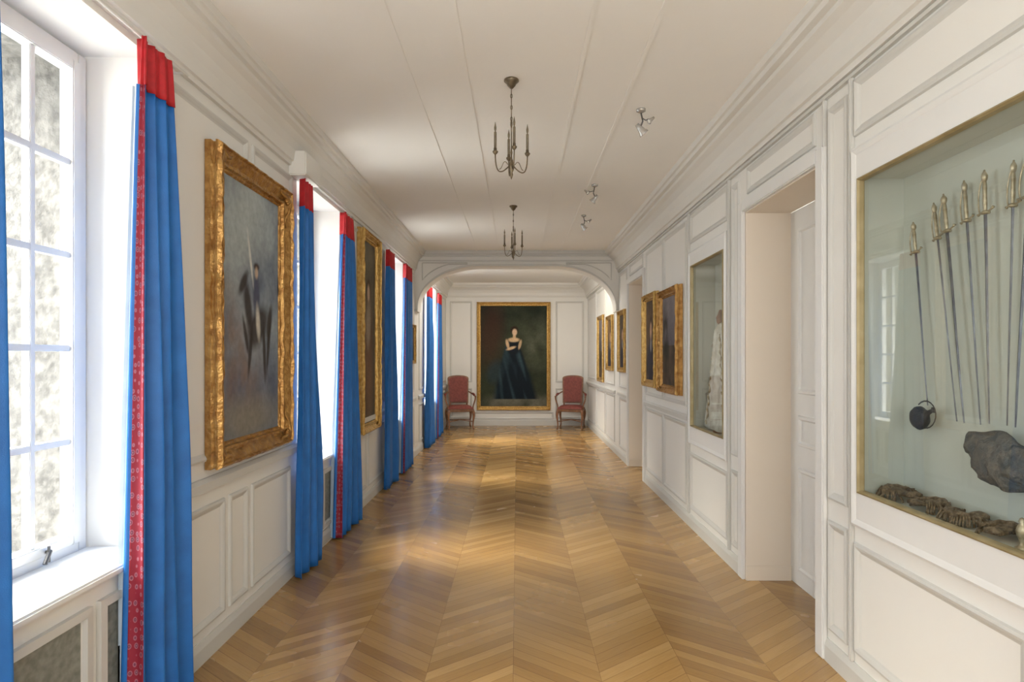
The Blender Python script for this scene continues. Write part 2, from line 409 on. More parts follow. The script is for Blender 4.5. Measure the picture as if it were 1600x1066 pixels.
# ---------------------------------------------------------------- windows
def window(n, a, b):
    X = XL - 0.30
    bm = bmesh.new()
    z0, z1 = SILL + 0.02, HEAD - 0.01
    a2, b2 = a + 0.005, b - 0.005
    t = 0.045
    for (p, q, r, s) in ((a2, a2 + t, z0, z1), (b2 - t, b2, z0, z1), (a2 + t, b2 - t, z0, z0 + t), (a2 + t, b2 - t, z1 - t, z1)):
        box(bm, X - 0.03, X + 0.03, p, q, r, s, 0.004)
    mid = (a + b) / 2
    for (p, q) in ((a2 + t + 0.001, mid - 0.002), (mid + 0.002, b2 - t - 0.001)):
        w = 0.04
        for (c, d, r, s) in ((p, p + w, z0 + t, z1 - t), (q - w, q, z0 + t, z1 - t), (p + w, q - w, z0 + t, z0 + t + w), (p + w, q - w, z1 - t - w, z1 - t)):
            box(bm, X - 0.018, X + 0.042, c, d, r, s, 0.004)
        m = (p + q) / 2
        box(bm, X - 0.006, X + 0.03, m - 0.012, m + 0.012, z0 + t + w, z1 - t - w, 0.003)
        for k in range(1, 5):
            z = z0 + t + w + (z1 - z0 - 2 * t - 2 * w) * k / 5
            box(bm, X - 0.005, X + 0.029, p + w, q - w, z - 0.013, z + 0.013, 0.003)
    o = obj('window_%d' % n, bm, M_white, structure=True, label='white casement window with small square panes')
    bm = bmesh.new()
    for (p, q) in ((a2 + t + 0.04, mid - 0.042), (mid + 0.042, b2 - t - 0.04)):
        vs = [bm.verts.new((X + 0.0, y, z)) for y, z in ((p, z0 + t + .04), (q, z0 + t + .04), (q, z1 - t - .04), (p, z1 - t - .04))]
        bm.faces.new(vs)
    obj('glass_pane', bm, M_glass, parent=o)
    bm = bmesh.new()
    for z in (z0 + 0.10, z0 + 1.0):
        box(bm, X + 0.043, X + 0.06, mid - 0.015, mid + 0.015, z - 0.04, z + 0.04, 0.003)
        tube(bm, [(X + 0.06, mid, z), (X + 0.085, mid, z), (X + 0.09, mid + 0.005, z - 0.06)], 0.006)
    tube(bm, [(X + 0.05, mid, z0 + 0.05), (X + 0.05, mid, z1 - 0.1)], 0.006)
    tube(bm, [(X + 0.045, b2 - 0.22, z0 + 0.06), (X + 0.07, b2 - 0.24, z0 + 0.07), (X + 0.075, b2 - 0.27, z0 + 0.03)], 0.008)
    tube(bm, [(X + 0.07, b2 - 0.245, z0 + 0.09), (X + 0.07, b2 - 0.245, z0 + 0.03)], 0.005)
    obj('window_handle', bm, M_darkmetal, parent=o)
    bm = bmesh.new(); box(bm, XL - 0.27, XL + 0.035, a + 0.002, b - 0.002, SILL, SILL + 0.03, 0.008)
    obj('trim_sill_%d' % n, bm, M_white, structure=True, label='white window sill board')
    if a > 0:
        bm = bmesh.new(); c = b - 0.33 if n == 2 else (a + b) / 2
        P2 = [(0, 0), (0.0, 0.02), (0.03, 0.022), (0.035, 0.006), (0.04, 0.004)]
        ring(bm, wl, a + 0.06, c - 0.03, 0.14, 0.60, P2); ring(bm, wl, c + 0.01, b - 0.06, 0.14, 0.60, P2)
        obj(trim_name(), bm, M_trim, structure=True, label='frame moulding below the window sill')
        bm = bmesh.new()
        for p, q in ((a + 0.1, c - 0.07), (c + 0.05, b - 0.10)): box(bm, XL, XL + 0.004, p, q, 0.18, 0.56)
        obj(trim_name(), bm, M_grille, structure=True, label='grey-green inset panel below the window')
for i, (a, b) in enumerate(WIN): window(i + 1, a, b)

# ---------------------------------------------------------------- curtains
ZT = 2.715
def curtain(y0t, y1t, y0b, y1b, border, label, nf=5, hem=0.015, seed=0, grp='blue curtains', zt=ZT):
    X0 = XL + 0.085
    ns, nt_ = 120, 48
    hdr = 5
    BW = float(border)
    def P(s, t):
        z = zt + (hem - zt) * t
        e = t ** 0.8
        y0 = y0t + (y0b - y0t) * e; y1 = y1t + (y1b - y1t) * e
        wob = noise.noise(Vector((s * 1.7 + seed * 7, t * 0.9, seed)))
        amp = (0.020 + 0.018 * e)
        sb = BW
        if s < sb:
            k = s / sb
            wdt = (0.014 + 0.054 * e) * min(1, BW / 0.1)
            return Vector((X0 + 0.032 - wdt * (1 - k), y0 + 0.010 * math.sin(k * 3.1), z))
        k = (s - sb) / (1 - sb)
        ph = 2 * math.pi * nf * (k + 0.20 * wob * min(1.0, k * 4))
        bl = min(1.0, k * 8) if border else 1.0
        fine = 0.006 * math.sin(ph * 3.0 + 1.0) * max(0, 1 - t * 2.2)
        av = 0.65 + 0.75 * noise.noise(Vector((k * 4.0, t * 1.8, seed * 3.3)))
        x = X0 + 0.032 * (1 - bl) + bl * (amp * (1.2 * av) * math.cos(ph) + fine + 0.007 * math.sin(ph * 1.9 + t * 4))
        y = y0 + (y1 - y0) * k + 0.012 * bl * math.sin(ph + 1.2)
        return Vector((max(x, XL + 0.035), y, z))
    th = 0.19 / zt
    ts_h = [th * i / hdr for i in range(hdr + 1)]
    ts_b = [th + (1 - th) * i / nt_ for i in range(nt_ + 1)]
    ib = int(ns * BW + 0.5)
    def sheet(name, ss, ts, m, parent):
        bm = bmesh.new(); uv = bm.loops.layers.uv.new('UVMap'); g = []
        for t in ts: g.append([(bm.verts.new(P(s, t)), (s, t)) for s in ss])
        for i in range(len(ts) - 1):
            for j in range(len(ss) - 1):
                q = [g[i][j], g[i][j + 1], g[i + 1][j + 1], g[i + 1][j]]
                f = bm.faces.new([v[0] for v in q])
                for l, v in zip(f.loops, q): l[uv].uv = ((v[1][0] - ss[0]) / (ss[-1] - ss[0]), v[1][1])
        o = obj(name, bm, m, parent=parent, smooth=True)
        md = o.modifiers.new('thick', 'SOLIDIFY'); md.thickness = 0.004
        return o
    ss = [i / ns for i in range(ns + 1)]
    root = sheet('curtain', ss[ib:], ts_b, M_blue, None)
    root['label'] = label; root['category'] = 'curtain'; root['group'] = grp
    sheet('header_band', ss, ts_h, M_red, root)['label'] = 'pleated red header band'
    if border:
        sheet('border', ss[:ib + 1], ts_b, M_border, root)['label'] = 'red patterned braid border'
        bm = bmesh.new(); g = []
        for t in ts_b:
            p = P(0, t); hw = 0.5 + 0.5 * t
            g.append([bm.verts.new(p + Vector((q[0] * hw, q[1], 0))) for q in ((0, 0, 0), (-0.008, -0.004, 0), (-0.018, -0.006, 0), (-0.027, 0.002, 0), (-0.031, 0.03, 0))])
        for i in range(len(g) - 1):
            for j in range(4): bm.faces.new((g[i][j], g[i][j + 1], g[i + 1][j + 1], g[i + 1][j]))
        obj('side_hem', bm, M_blue, parent=root, smooth=True)
        bm = bmesh.new(); g = []
        for t in ts_b:
            p = P(0, t); w_ = 0.008 + 0.05 * t ** 1.5
            g.append([bm.verts.new((max(p.x - 0.028 - w_ * q, XL + 0.012), p.y + 0.015 + 0.006 * math.sin(q * 7), p.z)) for q in (0, 0.33, 0.66, 1)])
        for i in range(len(g) - 1):
            for j in range(3): bm.faces.new((g[i][j], g[i][j + 1], g[i + 1][j + 1], g[i + 1][j]))
        obj('lining', bm, M_palelin, parent=root, smooth=True, label='pale blue curtain lining edge')
    return root
curtain(1.36, 1.60, 1.30, 1.655, 0, 'long blue curtain on the near side of the first casement window', seed=1, nf=3)
curtain(2.22, 2.40, 2.21, 2.55, 0.12, 'blue curtain with red patterned border beside window sill', seed=2, nf=3, zt=2.74)
curtain(3.90, 4.10, 3.83, 4.25, 0, 'long blue curtain beside the large cloudy gilt-framed painting', seed=3, nf=3)
curtain(4.82, 5.10, 4.72, 5.27, 0.08, 'blue curtain with red braid border next to tall dark painting', seed=4, nf=4)
curtain(6.48, 6.80, 6.40, 7.00, 0, 'blue curtain with red header beyond the tall dark painting', seed=5, nf=4)
curtain(7.45, 7.95, 7.35, 8.05, 0.035, 'blue curtain with red header just before the arch', seed=6, nf=5)
curtain(9.45, 9.85, 9.35, 10.0, 0, 'blue curtain hanging beyond the arch', seed=7, nf=5, zt=2.68)
curtain(10.6, 11.1, 10.5, 11.25, 0.035, 'blue curtain beside the rose damask armchair', seed=8, nf=5, zt=2.68)
for a, b in WIN[1:]:
    zz = 2.752
    bm = bmesh.new(); tube(bm, [(XL + 0.085, a - 0.12, zz), (XL + 0.085, b + 0.12, zz)], 0.007)
    for y in (a - 0.1, b + 0.1): tube(bm, [(XL, y, zz), (XL + 0.085, y, zz)], 0.005)
    obj('curtain_rail', bm, M_trim, label='thin painted curtain rail above a window', category='curtain rail', group='curtain rails')

# ---------------------------------------------------------------- paintings
def mixc(a, b, t): t = max(0, min(1, t)); return tuple(a[i] + (b[i] - a[i]) * t for i in range(3))
def fb(x, y, s, k=0): return 0.5 + 0.5 * noise.fractal(Vector((x * s, y * s, k)), 1.0, 2.0, 5)
def ell(s, t, cx, cy, rx, ry, a=0, soft=0.25):
    dx, dy = s - cx, t - cy; c, sn = math.cos(a), math.sin(a)
    x, y = dx * c + dy * sn, -dx * sn + dy * c
    d = math.sqrt((x / rx) ** 2 + (y / ry) ** 2)
    return max(0, min(1, (1 + soft - d) / (2 * soft)))
def p_cloud(s, t):
    y = t * 1.25
    c = mixc((0.08, 0.10, 0.16), (0.32, 0.38, 0.42), fb(s, y, 3.0, 1) * 1.3 * (0.4 + 0.8 * t) - 0.02)
    c = mixc(c, (0.42, 0.46, 0.44), ell(s, t, 0.30, 0.85, 0.45, 0.22, 0.3, 0.7) * 0.7)
    c = mixc(c, (0.22, 0.13, 0.08), ell(s, t, 0.25, 0.30, 0.42, 0.22, -0.4, 0.6) * fb(s, y, 5, 4) * 0.9)
    dk = (0.035, 0.028, 0.026)
    for e in ((0.60, 0.44, 0.20, 0.075, 0.25), (0.42, 0.52, 0.055, 0.11, 0.5), (0.34, 0.61, 0.085, 0.028, 0.5), (0.72, 0.33, 0.028, 0.12, 0.15), (0.80, 0.36, 0.026, 0.12, -0.3), (0.46, 0.34, 0.026, 0.11, -0.35), (0.38, 0.40, 0.022, 0.09, 0.6), (0.82, 0.46, 0.04, 0.09, -0.5)):
        c = mixc(c, dk, ell(s, t, e[0], e[1], e[2], e[3], e[4], 0.3) * 0.9)
    c = mixc(c, (0.07, 0.08, 0.13), ell(s, t, 0.57, 0.575, 0.06, 0.085, -0.1, 0.3) * 0.95)
    c = mixc(c, (0.60, 0.57, 0.50), ell(s, t, 0.60, 0.46, 0.035, 0.07, 0.3, 0.4) * 0.85)
    c = mixc(c, (0.62, 0.62, 0.58), ell(s, t, 0.46, 0.72, 0.016, 0.11, 0.45, 0.4) * 0.9)
    c = mixc(c, (0.05, 0.04, 0.04), ell(s, t, 0.57, 0.69, 0.05, 0.016, 0, 0.3))
    c = mixc(c, (0.52, 0.38, 0.28), ell(s, t, 0.57, 0.665, 0.028, 0.022, 0, 0.4) * 0.95)
    c = mixc(c, (0.24, 0.22, 0.18), ell(s, t, 0.4, 0.06, 0.5, 0.08, 0, 0.6) * 0.8)
    return c
def p_dark(s, t):
    c = mixc((0.04, 0.035, 0.025), (0.17, 0.145, 0.10), fb(s, t * 2, 2.5, 9) * (0.4 + 0.7 * t))
    c = mixc(c, (0.20, 0.10, 0.06), ell(s, t, 0.5, 0.35, 0.3, 0.3, 0, 0.5) * 0.7)
    c = mixc(c, (0.34, 0.29, 0.22), ell(s, t, 0.5, 0.55, 0.16, 0.12, 0.2, 0.4) * 0.7)
    c = mixc(c, (0.06, 0.035, 0.02), ell(s, t, 0.5, 0.74, 0.12, 0.06, 0, 0.3))
    c = mixc(c, (0.5, 0.36, 0.26), ell(s, t, 0.5, 0.72, 0.09, 0.045, 0, 0.3))
    return c
def p_lady(s, t):
    y = t * 1.45
    c = mixc((0.007, 0.013, 0.009), (0.05, 0.06, 0.032), fb(s, y, 2.6, 3) * 0.9)
    c = mixc(c, (0.11, 0.12, 0.08), ell(s, t, 0.85, 0.62, 0.22, 0.2, 0.3, 0.6) * fb(s, y, 6, 1))
    c = mixc(c, (0.06, 0.025, 0.015), ell(s, t, 0.15, 0.72, 0.18, 0.3, -0.2, 0.5) * 0.7)
    c = mixc(c, (0.15, 0.145, 0.11), ell(s, t, 0.6, 0.03, 0.6, 0.09, 0, 0.4) * fb(s, y, 4, 2) * 1.3)
    w = 0.10 + 0.40 * max(0, (0.60 - t)) ** 0.9
    if 0.07 < t < 0.62:
        d = abs(s - 0.48 - 0.09 * (0.6 - t)) / w
        if d < 1.15:
            g = mixc((0.005, 0.011, 0.018), (0.03, 0.06, 0.075), max(0, noise.noise(Vector((s * 16 + t * 6, t * 3, 2)))) * 1.6)
            c = mixc(c, g, min(1, (1.15 - d) * 4))
    c = mixc(c, (0.025, 0.045, 0.055), ell(s, t, 0.22, 0.34, 0.13, 0.10, 0.5, 0.4) * 0.7)
    c = mixc(c, (0.008, 0.012, 0.018), ell(s, t, 0.50, 0.585, 0.10, 0.07, 0, 0.2))
    skin = (0.66, 0.46, 0.27)
    c = mixc(c, skin, ell(s, t, 0.50, 0.662, 0.085, 0.022, 0, 0.25))
    c = mixc(c, skin, ell(s, t, 0.51, 0.69, 0.022, 0.035, 0, 0.25))
    c = mixc(c, (0.03, 0.016, 0.01), ell(s, t, 0.51, 0.758, 0.056, 0.040, 0, 0.2))
    c = mixc(c, (0.70, 0.50, 0.33), ell(s, t, 0.515, 0.738, 0.036, 0.033, 0, 0.2))
    c = mixc(c, skin, ell(s, t, 0.405, 0.62, 0.022, 0.048, 0.4, 0.25))
    c = mixc(c, skin, ell(s, t, 0.46, 0.578, 0.07, 0.014, 0.2, 0.3))
    c = mixc(c, skin, ell(s, t, 0.595, 0.615, 0.020, 0.05, -0.4, 0.25) * 0.8)
    return c
def p_port(k, base=(0.20, 0.13, 0.08)):
    def f(s, t):
        c = mixc((0.02, 0.018, 0.018), base, fb(s, t, 3.0, k) * 0.9)
        c = mixc(c, (0.03, 0.03, 0.045), ell(s, t, 0.5, 0.22, 0.34, 0.32, 0, 0.2))
        c = mixc(c, (0.45, 0.42, 0.38), ell(s, t, 0.5, 0.44, 0.06, 0.08, 0, 0.3) * 0.8)
        c = mixc(c, (0.05, 0.03, 0.02), ell(s, t, 0.5, 0.67, 0.125, 0.14, 0, 0.2))
        c = mixc(c, (0.52, 0.33, 0.22), ell(s, t, 0.5, 0.62, 0.09, 0.11, 0, 0.2))
        return c
    return f
def p_land(k):
    def f(s, t):
        c = mixc((0.06, 0.055, 0.075), (0.20, 0.18, 0.19), t + 0.4 * (fb(s, t, 3, k) - 0.5)) if t > 0.45 else mixc((0.03, 0.025, 0.02), (0.13, 0.09, 0.06), fb(s, t, 5, k))
        return mixc(c, (0.02, 0.02, 0.015), ell(s, t, 0.2, 0.5, 0.2, 0.4, 0.2, 0.4) * fb(s, t, 6, k + 2) * 1.3)
    return f

def painting(wm, u0, u1, v0, v1, fw, th, painter, label, framemat=M_gold, nu=90, nv=120, seg=40, flip=False, backh=0.004, group=None):
    prof = [(0, backh), (0, th * 0.40), (0.008, th * 0.48), (0.008, th * 0.60), (0.0, th * 0.68), (0.0, th * 0.80), (0.012, th), (0.14 * fw, th), (0.20 * fw, th * 0.84), (0.30 * fw, th * 0.78), (0.55 * fw, th * 0.50), (0.66 * fw, th * 0.48), (0.70 * fw, th * 0.64), (0.80 * fw, th * 0.62), (0.84 * fw, th * 0.42), (0.93 * fw, th * 0.42), (fw, th * 0.30)]
    bm = bmesh.new(); ring(bm, wm, u0, u1, v0, v1, prof, seg=seg, jit=0.009 if th > 0.05 else 0.004)
    vs = [bm.verts.new(wm(u, v, backh)) for u, v in ((u0, v0), (u1, v0), (u1, v1), (u0, v1))]; bm.faces.new(vs)
    cs = [(u0, v0), (u1, v0), (u1, v1), (u0, v1)]
    root = obj('painting', bm, framemat, smooth=False, label=label, category='painting', group=group)
    for (cu, cv) in cs:
        bm = bmesh.new()
        su = 1 if cu == u0 else -1; sv = 1 if cv == v0 else -1
        for k in range(5):
            a = k * math.pi / 8
            L = fw * (1.7 if k in (0, 4) else 0.9)
            p0 = (cu + su * fw * 0.35, cv + sv * fw * 0.35)
            pts = []
            for q in range(5):
                r = L * q / 4
                aa = a + 0.25 * math.sin(q * 1.5)
                pts.append(wm(p0[0] + su * r * math.cos(aa), p0[1] + sv * r * math.sin(aa), th * (0.85 - 0.25 * q / 4)))
            if k in (1, 2, 3): pts = pts[:3]
            tube(bm, pts, [fw * 0.08, fw * 0.11, fw * 0.08, fw * 0.05, fw * 0.03][:len(pts)], n=6)
        obj('frame_ornament', bm, framemat, parent=root, smooth=True)
    bm = bmesh.new(); g = []; cl = bm.verts.layers.float_color.new('Col')
    a0, a1, b0, b1 = u0 + fw, u1 - fw, v0 + fw, v1 - fw
    for i in range(nu + 1):
        r = []
        for j in range(nv + 1):
            s, t = i / nu, j / nv
            v = bm.verts.new(wm(a0 + (a1 - a0) * s, b0 + (b1 - b0) * t, th * 0.30))
            c = painter(1 - s if flip else s, t); v[cl] = (c[0], c[1], c[2], 1)
            r.append(v)
        g.append(r)
    for i in range(nu):
        for j in range(nv): bm.faces.new((g[i][j], g[i + 1][j], g[i + 1][j + 1], g[i][j + 1]))
    obj('canvas', bm, M_canvas, parent=root)
    return root
painting(wl, 2.85, 3.79, 0.94, 2.58, 0.12, 0.085, p_cloud, 'large gilt-framed oil painting of a rider under stormy clouds', framemat=M_goldbrown, nu=110, nv=170, seg=60)
painting(wl, 5.56, 6.27, 0.74, 2.76, 0.09, 0.08, p_dark, 'tall gilt-framed dark portrait painting between two blue curtains', nu=60, nv=140)
painting(wl, 8.30, 8.64, 1.40, 1.98, 0.05, 0.04, p_port(3), 'small gilt-framed portrait beside the arch', nu=40, nv=50, seg=12)
painting(wf, -0.88, 0.73, 0.34, 2.70, 0.085, 0.06, p_lady, 'large full-length portrait of a lady in a dark gown', nu=130, nv=190)
painting(wr, 5.34, 6.08, 1.14, 2.18, 0.08, 0.075, p_land(5), 'gilt-framed dusky landscape painting beside the display case', flip=True, framemat=M_goldbrown, nu=60, nv=70, seg=20)
painting(wr, 6.24, 6.86, 1.16, 2.22, 0.08, 0.065, p_port(6), 'gilt-framed half-length portrait next to a doorway', flip=True, framemat=M_gold, nu=50, nv=70, seg=20)
painting(wr, 8.08, 8.62, 1.28, 2.18, 0.07, 0.05, p_port(8), 'small gilt-framed portrait just before the arch', flip=True, nu=40, nv=50, seg=14)
painting(wr, 9.15, 9.75, 1.28, 2.18, 0.07, 0.05, p_port(9, (0.25, 0.15, 0.07)), 'gilt-framed portrait just beyond the arch', flip=True, nu=40, nv=50, seg=14)
painting(wr, 10.1, 10.8, 1.05, 2.25, 0.08, 0.05, p_land(11), 'tall gilt-framed painting beyond the arch', flip=True, nu=40, nv=60, seg=14)

# ---------------------------------------------------------------- display cases
def case(op, gl, label, outer):
    y0, y1, z0, z1 = op
    XB = XR + 0.20
    bm = bmesh.new()
    t = 0.008
    box(bm, XB, XB + 0.02, y0, y1, z0, z1)
    box(bm, XR + 0.012, XB, y0 , y0 + t, z0, z1); box(bm, XR + 0.012, XB, y1 - t, y1, z0, z1)
    box(bm, XR + 0.012, XB, y0 + t, y1 - t, z0, z0 + t); box(bm, XR + 0.012, XB, y0 + t, y1 - t, z1 - t, z1)
    root = obj('display_case', bm, M_lining, label=label, category='display case', group='wall display cases')
    bm = bmesh.new()
    ring(bm, wr, outer[0], outer[1], outer[2], outer[3], [(0, 0.0), (0, 0.024), (0.012, 0.03), (0.03, 0.024)] + [(min(outer[1] - gl[1], gl[0] - outer[0]) - 0.01, 0.02)])
    for (a, b, c, d) in ((outer[0] + 0.02, gl[0], outer[2] + 0.02, outer[3] - 0.02), (gl[1], outer[1] - 0.02, outer[2] + 0.02, outer[3] - 0.02), (gl[0], gl[1], outer[2] + 0.02, gl[2]), (gl[0], gl[1], gl[3], outer[3] - 0.02)):
        if b - a > 0.002 and d - c > 0.002: box(bm, XR - 0.0215, XR - 0.001, a, b, c, d)
    obj('case_surround', bm, M_white, parent=root)
    bm = bmesh.new()
    ring(bm, wr, gl[0], gl[1], gl[2], gl[3], [(0, 0.0), (0, 0.028), (0.006, 0.03), (0.012, 0.022), (0.014, 0.0)])
    obj('gilt_frame', bm, M_paleglt, parent=root)
    bm = bmesh.new()
    bm.faces.new([bm.verts.new(wr(u, v, 0.004)) for u, v in ((gl[0] + .01, gl[2] + .01), (gl[1] - .01, gl[2] + .01), (gl[1] - .01, gl[3] - .01), (gl[0] + .01, gl[3] - .01))])
    obj('glass_pane', bm, M_caseglass, parent=root)
    return root
case(C1, (0.85, 2.567, 0.895, 2.295), 'large glazed wall display case holding swords', (0.78, 2.615, 0.74, 2.44))
case(C2, (4.24, 5.04, 0.895, 2.295), 'narrow glazed wall display case holding embroidered costume', (4.19, 5.10, 0.74, 2.42))

# swords
def sword_parts():
    parts = []
    bm = bmesh.new()
    n = 14; A = []
    for i in range(n + 1):
        t = i / n; z = -0.15 - 0.77 * t; w = 0.008 * (1 - 0.5 * t) if t < 0.95 else 0.002
        bow = 0.008 * math.sin(t * math.pi / 2) ** 2
        A.append([bm.verts.new((-0.003, bow, z)), bm.verts.new((0, bow - w, z)), bm.verts.new((0.003, bow, z)), bm.verts.new((0, bow + w, z))])
    for i in range(n):
        for k in range(4): bm.faces.new((A[i][k], A[i][(k + 1) % 4], A[i + 1][(k + 1) % 4], A[i + 1][k]))
    bm.faces.new(A[0]); bm.faces.new(A[-1])
    parts.append(('blade', bm, M_steel))
    bm = bmesh.new(); lathe(bm, [(0.003, -0.145), (0.006, -0.14), (0.0075, -0.11), (0.0065, -0.085), (0.0075, -0.055), (0.006, -0.035), (0.003, -0.03)], n=12)
    parts.append(('grip', bm, M_hilt))
    bm = bmesh.new(); lathe(bm, [(0.003, -0.035), (0.007, -0.032), (0.010, -0.022), (0.0105, -0.012), (0.007, -0.003), (0.003, 0.003), (0.004, 0.007), (0.001, 0.010)], n=14)
    parts.append(('pommel', bm, M_hilt))
    bm = bmesh.new()
    tube(bm, bez((0, -0.036, -0.136), (0, -0.02, -0.152), (0, 0.02, -0.143), (0, 0.032, -0.150), 10), [0.006, 0.004, 0.0035, 0.0035, 0.005, 0.006, 0.005, 0.0035, 0.0035, 0.004, 0.006], n=8)
    tube(bm, bez((0, 0.024, -0.146), (0, 0.036, -0.12), (0, 0.030, -0.04), (0, 0.005, -0.02), 10), 0.0028, n=8)
    lathe(bm, [(0.004, -0.156), (0.014, -0.153), (0.016, -0.147), (0.006, -0.140)], n=14)
    parts.append(('hand_guard', bm, M_hilt))
    return parts
def build_sword(loc, rot, label):
    e = empty('sword', loc, label, 'sword', 'antique swords in the display case', rot)
    for nme, bm, m in sword_parts(): obj(nme, bm, m, parent=e, smooth=(nme != 'blade'))
    return e
SX = XR + 0.155
sw = [((2.465, 2.07), (2.37, 1.30)), ((2.365, 2.125), (2.235, 1.25)), ((2.290, 2.14), (2.175, 1.25)), ((2.205, 2.167), (2.12, 1.25)), ((2.09, 2.17), (2.06, 1.26)), ((1.985, 2.17), (2.005, 1.26)), ((1.905, 2.18), (1.95, 1.26)), ((1.82, 2.16), (1.89, 1.25))]
base = None
def copy_tree(root, loc, label):
    r = root.copy(); COL.objects.link(r); r.location = loc; r['label'] = label
    def rec(a, b):
        for ch in a.children:
            c = ch.copy(); c.parent = b; COL.objects.link(c); rec(ch, c)
    rec(root, r); return r
for i, ((ya, za), (yb, zb)) in enumerate(sw):
    d = Vector((0, yb - ya, zb - za)); L = d.length
    ang = math.atan2(d.y, -d.z)
    s = L / 0.92
    lab = 'antique brass-hilted sword hanging point down in display case' if i else 'antique sword at the end of the fan in display case'
    if base is None:
        base = build_sword((SX, ya, za), (ang, 0, 0), lab); base.scale = (1, 1, s)
    else:
        c = copy_tree(base, (SX + (0.016 if i % 2 else 0), ya, za), lab); c.rotation_euler = (ang, 0, 0); c.scale = (1, (1, 0.8, 1.15, 0.9)[i % 4], s)
# bicorne hat
bm = bmesh.new()
n = 28; outl = []
for i in range(n + 1):
    t = i / n; u = -0.17 + 0.34 * t
    top = 0.085 * max(0.0, math.sin(math.pi * t)) ** 0.5 + 0.01 + 0.02 * (abs(2 * t - 1)) ** 3 + 0.008 * math.sin(t * 13)
    bot = -0.035 * (1 - abs(2 * t - 1)) - 0.03 + 0.03 * (abs(2 * t - 1)) ** 2 + 0.006 * math.sin(t * 17)
    outl.append((u, bot, top))
R = []
for u, b, t in outl:
    row = []
    for k in range(9):
        v = b + (t - b) * k / 8
        thk = 0.050 * max(0.0, math.sin(math.pi * (u + 0.17) / 0.34)) ** 0.6 * math.sin(math.pi * (0.15 + 0.8 * k / 8)) + 0.004 + 0.022 * noise.noise(Vector((u * 30, v * 30, 1)))
        row.append((u, v, abs(thk)))
    R.append(row)
F = [[bm.verts.new((-p[2], p[0], p[1])) for p in r] for r in R]; B = [[bm.verts.new((p[2] * 0.5 + 0.001, p[0], p[1])) for p in r] for r in R]
for i in range(n):
    for k in range(8):
        bm.faces.new((F[i][k], F[i + 1][k], F[i + 1][k + 1], F[i][k + 1])); bm.faces.new((B[i][k], B[i][k + 1], B[i + 1][k + 1], B[i + 1][k]))
    bm.faces.new((F[i][8], F[i + 1][8], B[i + 1][8], B[i][8])); bm.faces.new((F[i][0], B[i][0], B[i + 1][0], F[i + 1][0]))
for i in (0, n):
    bm.faces.new([F[i][k] for k in range(9)] + [B[i][k] for k in range(8, -1, -1)])
hat = obj('bicorne_hat', bm, M_navy, loc=(XR + 0.12, 1.97, 1.125), rot=(0.28, 0, 0), smooth=True, label='worn dark felt bicorne hat mounted below the swords', category='hat')
hat.scale = (1, 1.0, 1.15)
# powder flask
bm = bmesh.new(); lathe(bm, [(0.002, -0.05), (0.03, -0.046), (0.046, -0.028), (0.05, -0.005), (0.042, 0.018), (0.022, 0.035), (0.010, 0.05), (0.008, 0.075), (0.013, 0.08), (0.002, 0.09)], n=20)
pf = obj('powder_flask', bm, M_leather, loc=(XR + 0.135, 2.39, 1.25), rot=(1.1, 0, 0), smooth=True, label='small round dark leather powder flask hung beside a sword', category='flask')
pf.scale = (0.6, 1, 1)
bm = bmesh.new(); tube(bm, [(0, 0.055 * math.cos(a) , 0.03 + 0.06 * math.sin(a)) for a in [k * math.pi / 10 for k in range(-1, 12)]], 0.003, n=6)
obj('strap', bm, M_leather, parent=pf)
def epaulette(loc, rz, sc, label):
    bm = bmesh.new()
    pts = [(0.06 * math.cos(a), 0.055 * math.sin(a), 0.045) for a in [math.radians(-110 + 22 * k) for k in range(11)]]
    tube(bm, pts, [0.008 + 0.012 * math.sin(math.pi * k / 10) + 0.004 * (k % 2) for k in range(11)], n=10)
    g = []
    for i in range(9):
        x = -0.09 + 0.14 * i / 8
        g.append([bm.verts.new((x, y, 0.040 + 0.012 * math.cos(y * 35) + 0.006 * math.sin(i * 1.3))) for y in (-0.032, -0.016, 0, 0.016, 0.032)] + [bm.verts.new((x, 0.032, 0.028)), bm.verts.new((x, -0.032, 0.028))])
    for i in range(8):
        for k in range(7): bm.faces.new((g[i][k], g[i][(k + 1) % 7], g[i + 1][(k + 1) % 7], g[i + 1][k]))
    bm.faces.new(g[0]); bm.faces.new(g[-1])
    r = obj('epaulette', bm, M_bullion, loc=loc, rot=(0, 0, rz), smooth=True, label=label, category='epaulette', group='epaulettes on the display case floor')
    r.scale = (sc,) * 3
    bm = bmesh.new()
    for k in range(34):
        a = math.radians(-120 + 240 * k / 33)
        ca, sa = math.cos(a), math.sin(a); j = random.uniform(-0.014, 0.008); q = random.uniform(-0.01, 0.012)
        tube(bm, [(0.062 * ca, 0.058 * sa, 0.052), (0.084 * ca, 0.078 * sa, 0.044 + q), (0.095 * ca + j, 0.088 * sa + j, 0.020 + q * 0.5), (0.100 * ca + j, 0.092 * sa + j, 0.005)], [0.003, 0.005, 0.0045, 0.006], n=6)
    obj('fringe', bm, M_bullion, parent=r, smooth=True)
    return r
ZF = 0.889
epaulette((XR + 0.10, 2.465, ZF), 1.9, 0.86, 'tarnished fringed epaulette on display case floor')
epaulette((XR + 0.10, 2.29, ZF), -0.2, 0.78, 'tarnished fringed epaulette beside its pair')
epaulette((XR + 0.10, 2.115, ZF), 3.0, 0.80, 'tarnished fringed epaulette beside its pair')
epaulette((XR + 0.10, 1.94, ZF), 0.4, 0.78, 'fringed epaulette under the bicorne hat')
bm = bmesh.new(); lathe(bm, [(0.001, 0), (0.03, 0), (0.032, 0.01), (0.02, 0.018), (0.009, 0.03), (0.013, 0.05), (0.022, 0.07), (0.028, 0.10), (0.02, 0.125), (0.012, 0.135), (0.016, 0.15), (0.010, 0.165), (0.001, 0.17)], n=20)
